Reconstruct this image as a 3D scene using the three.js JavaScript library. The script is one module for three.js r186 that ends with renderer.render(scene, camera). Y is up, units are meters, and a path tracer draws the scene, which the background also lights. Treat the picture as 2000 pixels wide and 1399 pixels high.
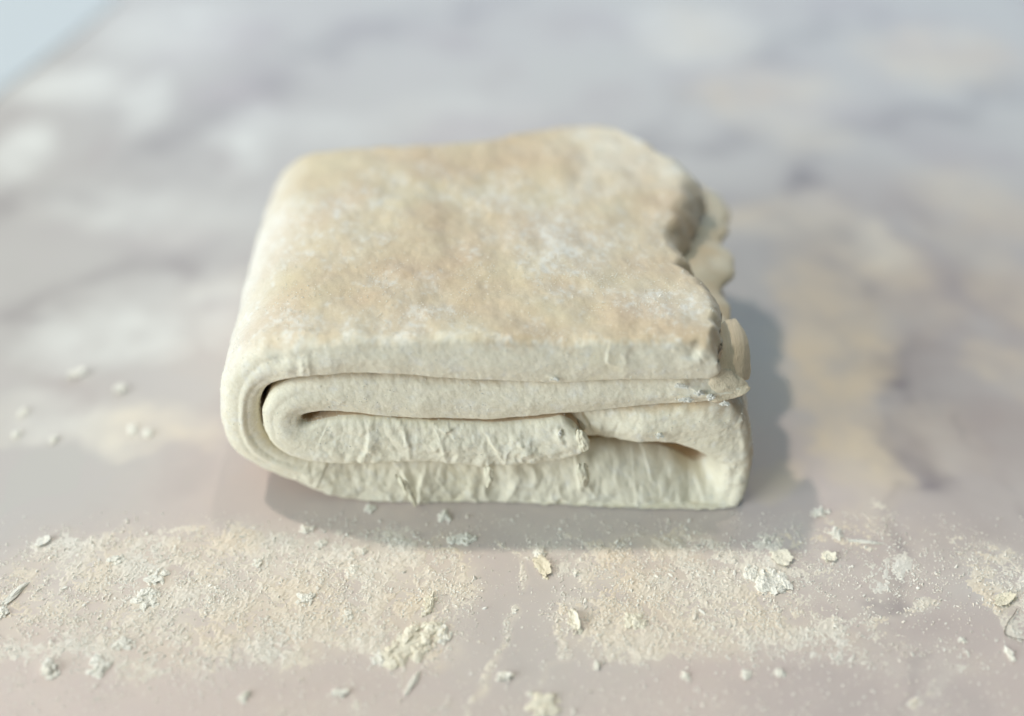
import * as THREE from 'three';
import { ImprovedNoise } from 'three/addons/math/ImprovedNoise.js';
import { mergeGeometries } from 'three/addons/utils/BufferGeometryUtils.js';
import { RectAreaLightUniformsLib } from 'three/addons/lights/RectAreaLightUniformsLib.js';

/* ------------------------------------------------------------------ camera, light, exposure */
const W = 2000, H = 1399, FPX = 2100, PITCH = 40.4 * Math.PI / 180;
const EYE = new THREE.Vector3(0.0054, 0.2127, 0.1906);
const scene = new THREE.Scene();
const camera = new THREE.PerspectiveCamera(2 * Math.atan(H / 2 / FPX) * 180 / Math.PI, W / H, 0.02, 20);
camera.position.copy(EYE);
camera.lookAt(EYE.x, EYE.y - Math.sin(PITCH), EYE.z - Math.cos(PITCH));
camera.focus = 0.2615;
camera.userData.fStop = 2.6;
scene.add(camera);

const renderer = new THREE.WebGLRenderer({ antialias: true });
renderer.setSize(1024, 716);
renderer.toneMapping = THREE.LinearToneMapping;
renderer.toneMappingExposure = 1.02;
renderer.shadowMap.enabled = true;
renderer.shadowMap.type = THREE.PCFSoftShadowMap;
scene.background = new THREE.Color(0, 0, 0);
RectAreaLightUniformsLib.init();

function areaLight(name, color, intensity, w, h, pos, target) {
  const l = new THREE.RectAreaLight(color, intensity, w, h);
  l.name = name; l.position.set(...pos); l.lookAt(...target); scene.add(l); return l;
}
areaLight('window_daylight', new THREE.Color(0.89, 0.975, 0.985), 7.8, 1.5, 1.3, [-1.8, 0.8, 0.98], [0, 0.02, 0]);
areaLight('rear_window_daylight', new THREE.Color(0.52, 0.74, 1.0), 2.3, 3.2, 0.95, [0.35, 0.92, -2.4], [0, 0, 0]);
areaLight('ceiling_bounce', new THREE.Color(0.72, 1.0, 1.05), 0.44, 3.2, 3.2, [0.1, 2.2, 0], [0.1, 0, 0.001]);
function ceilingLamp(name, cd, pos, size) {
  const l = new THREE.PointLight(new THREE.Color(1.0, 0.89, 0.78), cd);
  l.name = name; l.position.set(...pos); l.castShadow = true; l.shadow.radius = size; l.shadow.mapSize.set(2048, 2048); l.shadow.bias = -0.0005;
  scene.add(l); return l;
}
ceilingLamp('ceiling_lamp_light', 3.0, [-0.70, 1.5, -0.41], 2.0);
ceilingLamp('ceiling_lamp_light_001', 0.85, [0.2, 1.5, -0.41], 2.0);

/* ------------------------------------------------------------------ helpers */
const perlin = new ImprovedNoise();
const N3 = (x, y, z) => perlin.noise(x, y, z);
function fbm(x, y, z, oct) { let a = 0.5, s = 0; for (let i = 0; i < oct; i++) { s += a * N3(x, y, z); x = x * 2.03 + 17.1; y = y * 2.03 + 5.3; z = z * 2.03 + 9.7; a *= 0.5; } return s; }
let seedState = 90210;
const rnd = () => { seedState = (seedState + 0x6d2b79f5) | 0; let t = Math.imul(seedState ^ (seedState >>> 15), 1 | seedState); t = (t + Math.imul(t ^ (t >>> 7), 61 | t)) ^ t; return ((t ^ (t >>> 14)) >>> 0) / 4294967296; };
const clamp = (x, a = 0, b = 1) => Math.min(b, Math.max(a, x));
const sstep = (a, b, x) => { const t = clamp((x - a) / (b - a)); return t * t * (3 - 2 * t); };
const lerp = (a, b, t) => a + (b - a) * t;
const mix3 = (a, b, t) => [lerp(a[0], b[0], t), lerp(a[1], b[1], t), lerp(a[2], b[2], t)];
const SN = Math.sin(PITCH), CS = Math.cos(PITCH);
// measured positions: a photograph pixel -> metres on the counter (y = 0), or on an upright plane at z
function ray(px, py) {
  const a = (px - W / 2) / FPX, b = (H / 2 - py) / FPX;
  return [a, b * CS - SN, -b * SN - CS];
}
function onCounter(px, py, y = 0) { const d = ray(px, py), t = (y - EYE.y) / d[1]; return [EYE.x + d[0] * t, EYE.z + d[2] * t]; }
function onFront(px, py, z = 0) { const d = ray(px, py), t = (z - EYE.z) / d[2]; return [EYE.x + d[0] * t, EYE.y + d[1] * t]; }
const counts = {};
function numbered(name) { const n = counts[name] = (counts[name] ?? -1) + 1; return n ? `${name}_${String(n).padStart(3, '0')}` : name; }
function tag(o, label, category, group, kind) {
  if (label) o.userData.label = label;
  if (category) o.userData.category = category;
  if (group) o.userData.group = group;
  if (kind) o.userData.kind = kind;
  return o;
}
function put(name, geometry, material, parent = scene) {
  const m = new THREE.Mesh(geometry, material);
  m.name = parent === scene ? numbered(name) : name; m.castShadow = m.receiveShadow = true; parent.add(m); return m;
}
function dataTex(size, fn, srgb, channels = 3) {
  const [w, h] = Array.isArray(size) ? size : [size, size], d = new Uint8Array(w * h * 4);
  for (let j = 0; j < h; j++) for (let i = 0; i < w; i++) {
    const c = fn(i / w, j / h), k = (j * w + i) * 4;
    if (typeof c === 'number') { d[k] = d[k + 1] = d[k + 2] = clamp(c) * 255; } else for (let q = 0; q < 3; q++) { const v = clamp(c[q]); d[k + q] = 255 * (srgb ? (v <= 0.0031308 ? v * 12.92 : 1.055 * Math.pow(v, 1 / 2.4) - 0.055) : v); }
    d[k + 3] = 255;
  }
  const t = new THREE.DataTexture(d, w, h); t.wrapS = t.wrapT = THREE.RepeatWrapping; t.magFilter = THREE.LinearFilter; t.minFilter = THREE.LinearMipmapLinearFilter; t.generateMipmaps = true;
  if (srgb) t.colorSpace = THREE.SRGBColorSpace; t.needsUpdate = true; return t;
}
// tileable grain: random soft specks accumulated on a wrapped grid
function specks(size, count, rMin, rMax, seed) {
  const f = new Float32Array(size * size); seedState = seed;
  for (let n = 0; n < count; n++) {
    const cx = rnd() * size, cy = rnd() * size, r = rMin + (rMax - rMin) * Math.pow(rnd(), 2.5), e = 0.5 + rnd() * 0.9, an = rnd() * 3.14, hgt = 0.35 + 0.65 * rnd();
    const ca = Math.cos(an), sa = Math.sin(an), R = Math.ceil(r * 1.5);
    for (let y = -R; y <= R; y++) for (let x = -R; x <= R; x++) {
      const u = (x * ca + y * sa) / (r * e), v = (-x * sa + y * ca) / (r / e), q = 1 - u * u - v * v;
      if (q <= 0) continue;
      const k = (((Math.floor(cy) + y + size) % size) * size) + ((Math.floor(cx) + x + size) % size);
      f[k] = Math.max(f[k], hgt * Math.sqrt(q));
    }
  }
  return f;
}

/* ------------------------------------------------------------------ where flour lies on the counter */
// photograph regions [px, py, radius x, radius y, strength]
const FLOUR = [
  [130, 1130, 210, 90, .75], [330, 1110, 230, 90, .85], [520, 1130, 230, 100, .95], [720, 1120, 190, 80, .9], [110, 1240, 170, 70, .7], [330, 1240, 260, 75, .8], [580, 1230, 240, 70, .9],
  [790, 1220, 120, 80, 1], [850, 1150, 70, 90, .7], [640, 1070, 300, 40, .5], [1050, 1065, 40, 25, .5],
  [1180, 1130, 110, 70, .7], [1330, 1110, 230, 70, .8], [1480, 1130, 150, 70, .7], [1210, 1210, 150, 60, 1], [1400, 1220, 210, 70, .95], [1560, 1240, 140, 60, .7], [1300, 1060, 260, 25, .6],
  [1690, 1010, 60, 40, .5], [640, 1015, 120, 25, .18], [900, 1025, 160, 25, .22], [1200, 1035, 180, 25, .28], [1400, 1045, 120, 35, .3], [1580, 1040, 90, 40, .35], [1690, 1140, 90, 110, .4], [1830, 1100, 120, 90, .3], [1980, 1150, 70, 90, .8], [1690, 1270, 90, 50, .3], [1850, 1290, 100, 40, .25],
  [1000, 1390, 900, 35, .12], [200, 1340, 260, 40, .22], [620, 1390, 120, 30, .2],
];
// photograph streaks of loose flour
const STREAKS = [
  [[975, 1060], [1012, 1090], [1016, 1145], 9, .8], [[1000, 1195], [985, 1240], [962, 1300], 10, .8], [[962, 1300], [940, 1340], [915, 1392], 9, .8], [[850, 1075], [845, 1110], [852, 1150], 7, .6],
  [[895, 1080], [900, 1130], [885, 1170], 9, .7], [[800, 1290], [780, 1320], [775, 1345], 8, .5], [[1100, 1280], [1060, 1300], [1040, 1360], 8, .35], [[1770, 1085], [1745, 1130], [1690, 1190], 10, .35], [[1830, 1180], [1760, 1190], [1690, 1225], 9, .7],
  [[1690, 1225], [1640, 1260], [1560, 1300], 8, .35], [[1900, 1140], [1945, 1185], [1990, 1240], 11, .7], [[1900, 1310], [1830, 1330], [1780, 1380], 9, .45], [[1100, 1170], [1085, 1220], [1105, 1275], 12, .9], [[20, 1175], [60, 1090], [90, 1050], 8, .5],
  [[680, 1290], [670, 1330], [690, 1390], 7, .35], [[1700, 1070], [1660, 1060], [1640, 1040], 9, .7], [[1215, 1280], [1330, 1262], [1420, 1280], 9, .5],
];
// thick pale-beige smears farther back, out of focus
const SMEARS = [
  [1640, 790, 85, 160, .95], [1655, 880, 60, 40, .8], [1620, 640, 100, 130, .95], [1560, 420, 140, 50, .5], [1690, 480, 100, 60, .75], [1740, 520, 90, 60, .7], [1780, 600, 80, 60, .35], [1480, 430, 110, 40, .5], [1560, 520, 60, 80, .4], [1520, 930, 70, 40, .6], [1960, 720, 60, 60, .45], [1830, 860, 90, 60, .2],
  [250, 830, 160, 50, .8], [290, 862, 90, 30, .7], [120, 840, 110, 35, .5], [200, 660, 150, 60, .6], [330, 600, 170, 60, .3], [60, 790, 80, 40, .35], [420, 560, 60, 40, .5], [440, 640, 40, 60, .3], [120, 170, 140, 40, .9], [40, 290, 60, 60, .9], [280, 200, 50, 60, .7], [490, 280, 40, 60, .55], [330, 60, 160, 60, .5], [470, 250, 40, 50, .4],
  [1350, 60, 120, 60, .6], [1480, 180, 160, 50, .5], [1850, 110, 160, 60, .6], [1900, 400, 120, 80, .5], [1960, 560, 80, 80, .45], [640, 250, 120, 40, .3], [900, 230, 160, 60, .25], [350, 420, 170, 50, .35], [180, 400, 120, 40, .3], [1560, 260, 100, 40, .35], [80, 80, 60, 40, .2],
];
const toMetres = ([px, py, rx, ry, s]) => { const c = onCounter(px, py), a = onCounter(px + rx, py), b = onCounter(px, py - ry), d = onCounter(px, py + ry); return { x: c[0], z: c[1], rx: Math.abs(a[0] - c[0]), rz: Math.abs(d[1] - b[1]) / 2, s }; };
const flourM = FLOUR.map(toMetres), smearM = SMEARS.map(toMetres);
const streakM = STREAKS.map((s) => ({ p: s.slice(0, 3).map((q) => onCounter(q[0], q[1])), w: s[3] * 0.000128, s: s[4] }));
function segDist(px, pz, a, b) { const dx = b[0] - a[0], dz = b[1] - a[1], t = clamp(((px - a[0]) * dx + (pz - a[1]) * dz) / (dx * dx + dz * dz)); return Math.hypot(px - a[0] - dx * t, pz - a[1] - dz * t); }
const soft = (q) => (q >= 1 ? 0 : (1 - q) * (1 - q) * (1 + 2 * q));
function blobs(list, x, z) { let none = 1; for (const b of list) { const u = (x - b.x) / b.rx, v = (z - b.z) / b.rz, q = (u * u + v * v) / 1.7; if (q < 1) none *= 1 - b.s * soft(q); } return 1 - none; }
function dust(x, z) {           // 0..1, amount of flour lying at a point
  const wx = x + 0.005 * N3(x * 90, 3.1, z * 90) + 0.0018 * N3(x * 310, 8.2, z * 310), wz = z + 0.005 * N3(x * 90, 7.7, z * 90) + 0.0018 * N3(x * 310, 1.2, z * 310);
  let none = (1 - blobs(flourM, wx, wz)) * (1 - 0.09 * sstep(0.0, 0.012, z) * clamp(0.4 + 1.5 * fbm(x * 55, 4, z * 55, 3)));
  const sx = x + 0.0022 * N3(x * 170, 3.3, z * 170), sz = z + 0.0022 * N3(x * 170, 5.5, z * 170);
  for (const s of streakM) { const d = Math.min(segDist(sx, sz, s.p[0], s.p[1]), segDist(sx, sz, s.p[1], s.p[2])) / (s.w * 1.5); if (d < 1) none *= 1 - s.s * (1 - d * d) * (1 - d * d); }
  return 1 - none;
}
function smear(x, z) { const wx = x + 0.009 * N3(x * 45, 3.1, z * 45) + 0.003 * N3(x * 160, 8, z * 160), wz = z + 0.009 * N3(x * 45, 7.7, z * 45) + 0.003 * N3(x * 160, 2, z * 160); return blobs(smearM, wx, wz); }

/* ------------------------------------------------------------------ marble counter */
const VEINS = [ // [points in the photograph, half width in px, strength]
  [[[1560, 330], [1640, 470], [1690, 580], [1700, 640], [1760, 680], [1710, 730], [1740, 800], [1790, 880], [1830, 940]], 30, .8],
  [[[1790, 930], [1790, 985], [1760, 1060], [1700, 1120], [1700, 1170], [1725, 1190]], 16, .85], [[[1870, 800], [1930, 900], [1990, 1010]], 14, .35], [[[1690, 570], [1702, 615]], 26, .9], [[[1780, 660], [1740, 720], [1720, 740]], 24, .7],
  [[[0, 610], [90, 570], [190, 535], [300, 540], [370, 530]], 34, .38], [[[40, 620], [110, 615], [170, 580]], 20, .5], [[[1780, 1390], [1790, 1350], [1850, 1310]], 12, .4],
  [[[300, 300], [420, 220], [560, 150], [700, 60], [850, 40], [960, 0]], 60, .45], [[[210, 330], [340, 290]], 30, .35], [[[0, 400], [100, 390], [240, 380]], 30, .4],
  [[[1230, 330], [1350, 190], [1500, 110], [1700, 20]], 40, .4], [[[1350, 290], [1560, 270], [1850, 220], [2000, 170]], 40, .45], [[[1280, 300], [1500, 285], [1600, 310]], 30, .4], [[[1800, 400], [1880, 520], [2000, 600]], 34, .3],
  [[[940, 1050], [970, 1120], [1010, 1380]], 60, .12], [[[1640, 1390], [1700, 1300], [1800, 1230], [2000, 1180]], 80, .2], [[[1560, 420], [1640, 620], [1780, 760]], 90, .22],
].map(([pts, w, s]) => { const m = pts.map((p) => onCounter(p[0], p[1])); const mid = pts[pts.length >> 1], e = onCounter(mid[0] + w, mid[1]), c = onCounter(...mid); return { m, w: Math.abs(e[0] - c[0]), s }; });
const CX0 = -0.42, CX1 = 0.42, CZ0 = -0.62, CZ1 = 0.16;
function marble(x, z) {
  const n1 = fbm(x * 9, 0.3, z * 9, 4), n2 = fbm(x * 34, 4.4, z * 34, 4);
  let c = mix3([0.67, 0.565, 0.52], [0.615, 0.578, 0.55], clamp(0.46 + n1 * 1.4 - z * 7));
  c = mix3(c, [0.50, 0.43, 0.42], clamp(sstep(0.1, 0.45, n2 - n1 * 0.4) * 0.35));
  const wx = x + 0.026 * fbm(x * 30, 2, z * 30, 2) + 0.004 * fbm(x * 160, 5, z * 160, 2), wz = z + 0.026 * fbm(x * 30, 8, z * 30, 2);
  c = mix3(c, [0.52, 0.455, 0.46], clamp(sstep(0.02, 0.4, fbm(x * 13 + 4, 7.7, z * 17, 3)) * sstep(-0.08, -0.16, z) * 0.7));
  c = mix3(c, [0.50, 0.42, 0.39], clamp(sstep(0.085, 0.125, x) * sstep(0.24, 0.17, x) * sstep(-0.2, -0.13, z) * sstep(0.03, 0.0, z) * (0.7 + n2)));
  let v = 0;
  for (const k of VEINS) { let d = 9; for (let i = 1; i < k.m.length; i++) d = Math.min(d, segDist(wx, wz, k.m[i - 1], k.m[i])); d /= k.w; if (d < 4) v = Math.max(v, k.s * (0.55 * Math.exp(-d * d) + 0.4 * Math.exp(-d * d * 0.25)) * clamp(0.6 + 1.9 * fbm(x * 44, 1, z * 44, 3))); }
  c = mix3(c, [0.24, 0.20, 0.215], clamp(v));
  return c;
}
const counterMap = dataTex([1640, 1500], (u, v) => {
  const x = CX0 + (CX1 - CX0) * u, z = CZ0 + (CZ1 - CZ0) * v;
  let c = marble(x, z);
  const near = z > -0.03 ? dust(x, z) : 0, far = z < 0.02 ? smear(x, z) : 0;
  if (near > 0.01) { // thin film of flour rubbed into the surface
    const g = clamp(0.62 + 0.7 * fbm(x * 260, 2.2, z * 260, 3) + 0.65 * N3((x * 0.8 + z * 0.6) * 40, 4, (z * 0.8 - x * 0.6) * 230)), peach = clamp(0.5 + 1.6 * fbm(x * 38, 6, z * 38, 3));
    c = mix3(c, mix3([0.80, 0.745, 0.675], [0.79, 0.675, 0.55], peach), clamp(near * g * 0.95));
  }
  if (far > 0.01) c = mix3(c, mix3([0.90, 0.885, 0.84], [0.82, 0.68, 0.51], clamp(0.5 + 1.2 * fbm(x * 20, 9, z * 20, 2) + x * 4 + (z + 0.12) * 2)), 0.95 * clamp(far * (0.8 + 1.0 * fbm(x * 70, 2, z * 70, 3))));
  return c;
}, true);
counterMap.wrapS = counterMap.wrapT = THREE.MirroredRepeatWrapping;
const counterRough = dataTex(512, (u, v) => 0.5 + 0.35 * fbm(u * 14, 2, v * 14, 4), false);
const counterMat = new THREE.MeshPhysicalMaterial({ map: counterMap, roughness: 0.38, specularIntensity: 0.9 });
{
  const g = new THREE.BoxGeometry(2.4, 0.02, 1.7);
  g.translate(0, -0.01, -0.4);
  const p = g.attributes.position, uv = g.attributes.uv;
  for (let i = 0; i < p.count; i++) uv.setXY(i, (p.getX(i) - CX0) / (CX1 - CX0), (p.getZ(i) - CZ0) / (CZ1 - CZ0));
  tag(put('counter', g, counterMat), 'pinkish grey marble counter dusted with flour under the dough', 'counter', null, 'structure');
}
{ // pale blue mat at the far left
  const s = new THREE.Shape(), pts = [[-160, 330], [0, 178], [110, 105], [190, 40], [225, 0], [235, -60], [100, -130], [-160, -200]].map((q) => onCounter(q[0], q[1]));
  s.moveTo(pts[0][0], -pts[0][1]); s.lineTo(pts[1][0], -pts[1][1]); s.quadraticCurveTo(pts[3][0] , -pts[3][1], pts[4][0], -pts[4][1]); for (const q of pts.slice(5)) s.lineTo(q[0], -q[1]); s.closePath();
  const g = new THREE.ExtrudeGeometry(s, { depth: 0.0004, bevelEnabled: true, bevelSize: 0.0008, bevelThickness: 0.0002, bevelSegments: 3, curveSegments: 24 });
  g.rotateX(-Math.PI / 2); g.translate(0, 0.0003, 0);
  tag(put('mat', g, new THREE.MeshStandardMaterial({ color: new THREE.Color().setRGB(0.66, 0.71, 0.745), roughness: 0.6 })), 'pale blue mat lying out of focus at the far left corner', 'mat');
}

/* ------------------------------------------------------------------ grain textures */
const GT = 1024;
const grainF = specks(GT, 26000, 2, 9, 77), coarseF = specks(512, 900, 4, 16, 31);
const grainBump = dataTex(GT, (u, v) => { const k = Math.floor(v * GT) * GT + Math.floor(u * GT), q = (Math.floor(v * 512) * 512 + Math.floor(u * 512)); return 0.1 + 0.55 * grainF[k] + 0.35 * coarseF[q]; }, false);
const grainTint = dataTex(GT, (u, v) => { const k = Math.floor(v * GT) * GT + Math.floor(u * GT), g = grainF[k]; return mix3([0.93, 0.915, 0.885], [1, 1, 1], g); }, true);
const TILE = 0.045;           // metres covered by one repeat of the grain

/* ------------------------------------------------------------------ the folded dough */
// the front outline of each sheet, measured in the photograph: [outer x, outer y, inner x, inner y]
const OUTER = [
  [1402, 666, 1402, 741], [1300, 665, 1300, 743], [1200, 666, 1200, 745], [1100, 666, 1100, 750], [1000, 666, 1000, 747], [880, 664, 880, 742], [760, 662, 760, 733], [640, 662, 640, 734], [570, 667, 575, 741],
  [505, 683, 540, 756], [455, 716, 517, 775], [427, 762, 504, 800], [420, 812, 502, 825], [427, 862, 507, 855], [450, 905, 525, 880], [490, 932, 555, 898], [545, 950, 595, 908], [610, 966, 640, 912], [690, 984, 700, 920],
  [760, 993, 770, 919], [850, 999, 850, 919], [1000, 1002, 1000, 922], [1080, 1003, 1080, 910], [1150, 1007, 1150, 903], [1250, 1015, 1240, 910], [1330, 1021, 1316, 924], [1392, 1019, 1352, 944], [1440, 990, 1380, 946],
  [1470, 930, 1388, 928], [1476, 870, 1374, 905], [1462, 825, 1348, 890], [1425, 800, 1315, 882], [1370, 800, 1280, 879], [1250, 812, 1230, 881], [1170, 819, 1170, 884], [1095, 828, 1100, 884],
];
const INNER = [
  [1455, 760, 1450, 780], [1420, 750, 1420, 790], [1350, 747, 1350, 798], [1250, 748, 1250, 806], [1150, 750, 1150, 816], [1050, 755, 1050, 824], [960, 757, 960, 831], [870, 755, 870, 830], [760, 747, 760, 826], [680, 748, 690, 819],
  [610, 753, 630, 816], [560, 764, 600, 820], [525, 785, 588, 823], [509, 818, 585, 828], [513, 850, 587, 832], [538, 880, 600, 837], [585, 898, 630, 832], [650, 902, 680, 826], [720, 903, 740, 828], [800, 900, 800, 832],
  [900, 904, 900, 837], [1000, 905, 1000, 838], [1080, 899, 1060, 832], [1125, 889, 1098, 827], [1152, 880, 1116, 826],
];
const DEPTH = 0.092;
// ragged right edges: where (x of the front pixel row) each free edge ends at depth z
const edgeTop = [[0, 0], [-0.008, 0.0015], [-0.018, 0.003], [-0.028, 0.001], [-0.034, -0.0025], [-0.039, -0.0015], [-0.044, -0.004], [-0.050, -0.0035], [-0.057, 0.0], [-0.068, 0.004], [-0.074, 0.006], [-0.08, 0.003], [-0.086, -0.005], [-0.092, -0.016], [-0.106, -0.02]];
const edgeSecond = [[0, 0], [-0.01, 0.0005], [-0.02, -0.0015], [-0.028, 0.001], [-0.034, 0.002], [-0.04, 0.000], [-0.048, 0.0045], [-0.055, 0.0055], [-0.062, 0.003], [-0.071, 0.006], [-0.08, 0.008], [-0.087, 0.006], [-0.092, 0.002], [-0.106, 0.001]];
function table1(t, z) { if (z >= t[0][0]) return t[0][1]; for (let i = 1; i < t.length; i++) if (z >= t[i][0]) { const k = (z - t[i - 1][0]) / (t[i][0] - t[i - 1][0]); const s = k * k * (3 - 2 * k); return lerp(t[i - 1][1], t[i][1], s); } return t[t.length - 1][1]; }

// surface features on the cut faces: [kind, points in the photograph, width px, height mm]
const FEATURES = [
  ['ridge', [[500, 700], [530, 706], [560, 725]], 5, .7], ['ridge', [[562, 690], [590, 705], [592, 735]], 5, .9], ['pit', [[535, 695], [545, 705]], 14, -1.0], ['ridge', [[600, 690], [606, 715], [605, 738]], 4, .6], ['pit', [[578, 700], [580, 722]], 8, -.9],
  ['pit', [[470, 715], [500, 722]], 7, -.5], ['ridge', [[470, 722], [515, 738]], 6, .5], ['step', [[1195, 672], [1185, 700], [1205, 712]], 12, .6], ['pit', [[1240, 690], [1255, 700]], 12, -.5], ['ridge', [[1215, 675], [1222, 705], [1218, 735]], 6, .5],
  ['ridge', [[1345, 705], [1368, 690], [1385, 672]], 9, 1.0], ['pit', [[1350, 690], [1366, 676]], 6, -.8], ['ridge', [[1300, 680], [1330, 684]], 5, .5], ['ridge', [[1074, 732], [1090, 742]], 5, 1.0],
  ['step', [[720, 835], [722, 860], [706, 893]], 16, .9], ['pit', [[600, 845], [660, 855]], 24, -.9], ['ridge', [[776, 830], [790, 850], [800, 884]], 5, 1.0], ['pit', [[740, 850], [755, 870]], 16, -.8], ['ridge', [[820, 862], [850, 870], [880, 860]], 7, .6], ['step', [[838, 832], [870, 845], [900, 838]], 8, .8],
  ['step', [[945, 840], [960, 862], [985, 880]], 12, .8], ['ridge', [[1010, 850], [1020, 868], [1050, 882]], 6, .9], ['pit', [[1030, 845], [1050, 862]], 14, -.7], ['ridge', [[1090, 840], [1094, 856]], 5, 1.2], ['step', [[1128, 832], [1142, 855], [1148, 880]], 12, .9],
  ['ridge', [[1170, 840], [1176, 862], [1190, 880]], 6, 1.0], ['step', [[1140, 826], [1150, 852], [1164, 878]], 8, -1.5], ['ridge', [[1214, 832], [1206, 852], [1204, 876]], 3, -.5], ['ridge', [[1250, 852], [1270, 860]], 8, .4],
  ['step', [[768, 925], [800, 955], [815, 990]], 14, 1.3], ['step', [[832, 930], [820, 960], [817, 990]], 12, 1.1], ['pit', [[812, 948], [818, 962]], 9, -1.1], ['step', [[870, 922], [852, 945], [880, 975]], 10, .7], ['ridge', [[905, 930], [925, 960], [912, 990]], 8, .8],
  ['ridge', [[940, 905], [960, 925], [950, 960]], 7, 1.1], ['ridge', [[1000, 905], [1010, 940], [1000, 980]], 10, 1.1], ['pit', [[975, 930], [975, 965]], 16, -1.1], ['step', [[985, 985], [1010, 960]], 8, .9], ['ridge', [[700, 940], [740, 960], [760, 985]], 14, .5],
  ['pit', [[1140, 905], [1170, 915]], 14, -1.6], ['step', [[1126, 905], [1128, 940], [1140, 965]], 16, 1.5], ['pit', [[1165, 935], [1172, 955]], 20, -.8], ['step', [[1220, 884], [1262, 915], [1276, 950]], 12, .9], ['ridge', [[1260, 965], [1310, 972], [1345, 988]], 5, .7],
  ['ridge', [[1305, 895], [1330, 925], [1345, 965]], 7, 1.0], ['ridge', [[1330, 905], [1355, 935], [1372, 965]], 6, 1.0], ['pit', [[1342, 905], [1368, 928]], 9, -2.4], ['ridge', [[1350, 895], [1380, 925], [1405, 948]], 8, 1.0], ['ridge', [[1365, 950], [1385, 985], [1405, 1005]], 8, .8], ['pit', [[1345, 965], [1352, 1000]], 8, -.8],
  ['pit', [[1190, 905], [1290, 912], [1350, 930]], 24, -4.2], ['pit', [[1345, 925], [1385, 945]], 15, -3.5], ['ridge', [[1360, 808], [1390, 822], [1430, 850]], 9, .5], ['ridge', [[1180, 905], [1210, 940], [1230, 985]], 20, .5], ['step', [[1345, 760], [1375, 775], [1400, 784]], 8, .9], ['ridge', [[1330, 752], [1360, 758]], 5, .8],
  ['ridge', [[650, 690], [655, 720]], 10, .3], ['ridge', [[760, 690], [765, 725]], 12, .3], ['ridge', [[960, 690], [950, 730]], 14, .3], ['ridge', [[560, 905], [600, 935], [640, 955]], 16, .5], ['ridge', [[660, 775], [670, 800]], 12, .25], ['ridge', [[820, 775], [815, 810]], 14, .25], ['ridge', [[1035, 780], [1038, 810]], 6, .4], ['ridge', [[1200, 765], [1195, 800]], 9, .35],
].map(([kind, pts, w, h]) => {
  const m = pts.map((p) => onFront(p[0], p[1])), box = [9, -9, 9, -9], wm = w * 0.000128 * 1.35;
  for (const q of m) { box[0] = Math.min(box[0], q[0]); box[1] = Math.max(box[1], q[0]); box[2] = Math.min(box[2], q[1]); box[3] = Math.max(box[3], q[1]); }
  return { kind, m, w: wm, h: h * 0.62 / 1000, box: [box[0] - wm * 3, box[1] + wm * 3, box[2] - wm * 3, box[3] + wm * 3] };
});
function tears(x, y, seed) {          // stretched, torn dough: warped ridges of uneven length
  const a = x + 0.003 * N3(x * 130, y * 130, seed), b = y + 0.003 * N3(x * 130, y * 130, seed + 9), r = 1 - Math.abs(N3(a * 170 + b * 60, b * 70, seed)) * 2.2, r2 = 1 - Math.abs(N3(a * 260 - b * 120, b * 150, seed + 4)) * 2.2, m = sstep(0.0, 0.4, N3(x * 70, y * 90, seed + 2));
  return m * (0.00055 * Math.pow(clamp(r), 2.4) + 0.0003 * Math.pow(clamp(r2), 3));
}
function features(x0, y0) {
  const x = x0 + 0.0007 * N3(x0 * 300, y0 * 300, 3), y = y0 + 0.0007 * N3(x0 * 300, y0 * 300, 8);
  let s = 0;
  for (const f of FEATURES) {
    if (x < f.box[0] || x > f.box[1] || y < f.box[2] || y > f.box[3]) continue;
    let best = 9, side = 1, tt = 0;
    for (let i = 1; i < f.m.length; i++) {
      const a = f.m[i - 1], b = f.m[i], dx = b[0] - a[0], dy = b[1] - a[1], t0 = ((x - a[0]) * dx + (y - a[1]) * dy) / (dx * dx + dy * dy), t = clamp(t0), qx = x - a[0] - dx * t, qy = y - a[1] - dy * t, d = Math.hypot(qx, qy);
      if (d < best) { best = d; side = dx * qy - dy * qx > 0 ? 1 : -1; tt = (i - 1 + t) / (f.m.length - 1); }
    }
    const q = best / f.w, fade = 0.35 + 0.65 * Math.sin(Math.PI * clamp(0.06 + tt * 0.88));
    const wob = 0.6 + 0.9 * Math.abs(N3(x * 500, y * 500, 7)); if (f.kind === 'step') s += wob * side > 0 ? f.h * fade * Math.exp(-q * 1.1) : f.h * fade * Math.exp(-q * q * 30);
    else s += f.h * (f.kind === 'pit' ? 1 : fade * wob) * Math.exp(-q * q);
  }
  return s;
}
const CUT = [0.925, 0.87, 0.72], SKIN = [0.70, 0.55, 0.385], FLOURED = [0.9, 0.885, 0.83], WET = [0.915, 0.84, 0.62];

function spline(list, n) {                       // resample the measured outline evenly
  const c0 = new THREE.CatmullRomCurve3(list.map((q) => new THREE.Vector3(q[0], q[1], 0)), false, 'centripetal'), c1 = new THREE.CatmullRomCurve3(list.map((q) => new THREE.Vector3(q[2], q[3], 0)), false, 'centripetal');
  const m = 2000, mid = []; let len = [0];
  for (let i = 0; i <= m; i++) { const a = c0.getPoint(i / m), b = c1.getPoint(i / m); mid.push([a.x, a.y, b.x, b.y]); if (i) { const p = mid[i - 1], q = mid[i]; len.push(len[i - 1] + 0.5 * Math.hypot(q[0] - p[0], q[1] - p[1]) + 0.5 * Math.hypot(q[2] - p[2], q[3] - p[3])); } }
  const out = []; let k = 0;
  for (let i = 0; i <= n; i++) { const L = len[m] * i / n; while (k < m - 1 && len[k + 1] < L) k++; const t = (L - len[k]) / Math.max(1e-9, len[k + 1] - len[k]); out.push(mid[k].map((v, j) => lerp(v, mid[k + 1][j], t))); }
  return { pts: out, length: len[m] };
}
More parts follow.
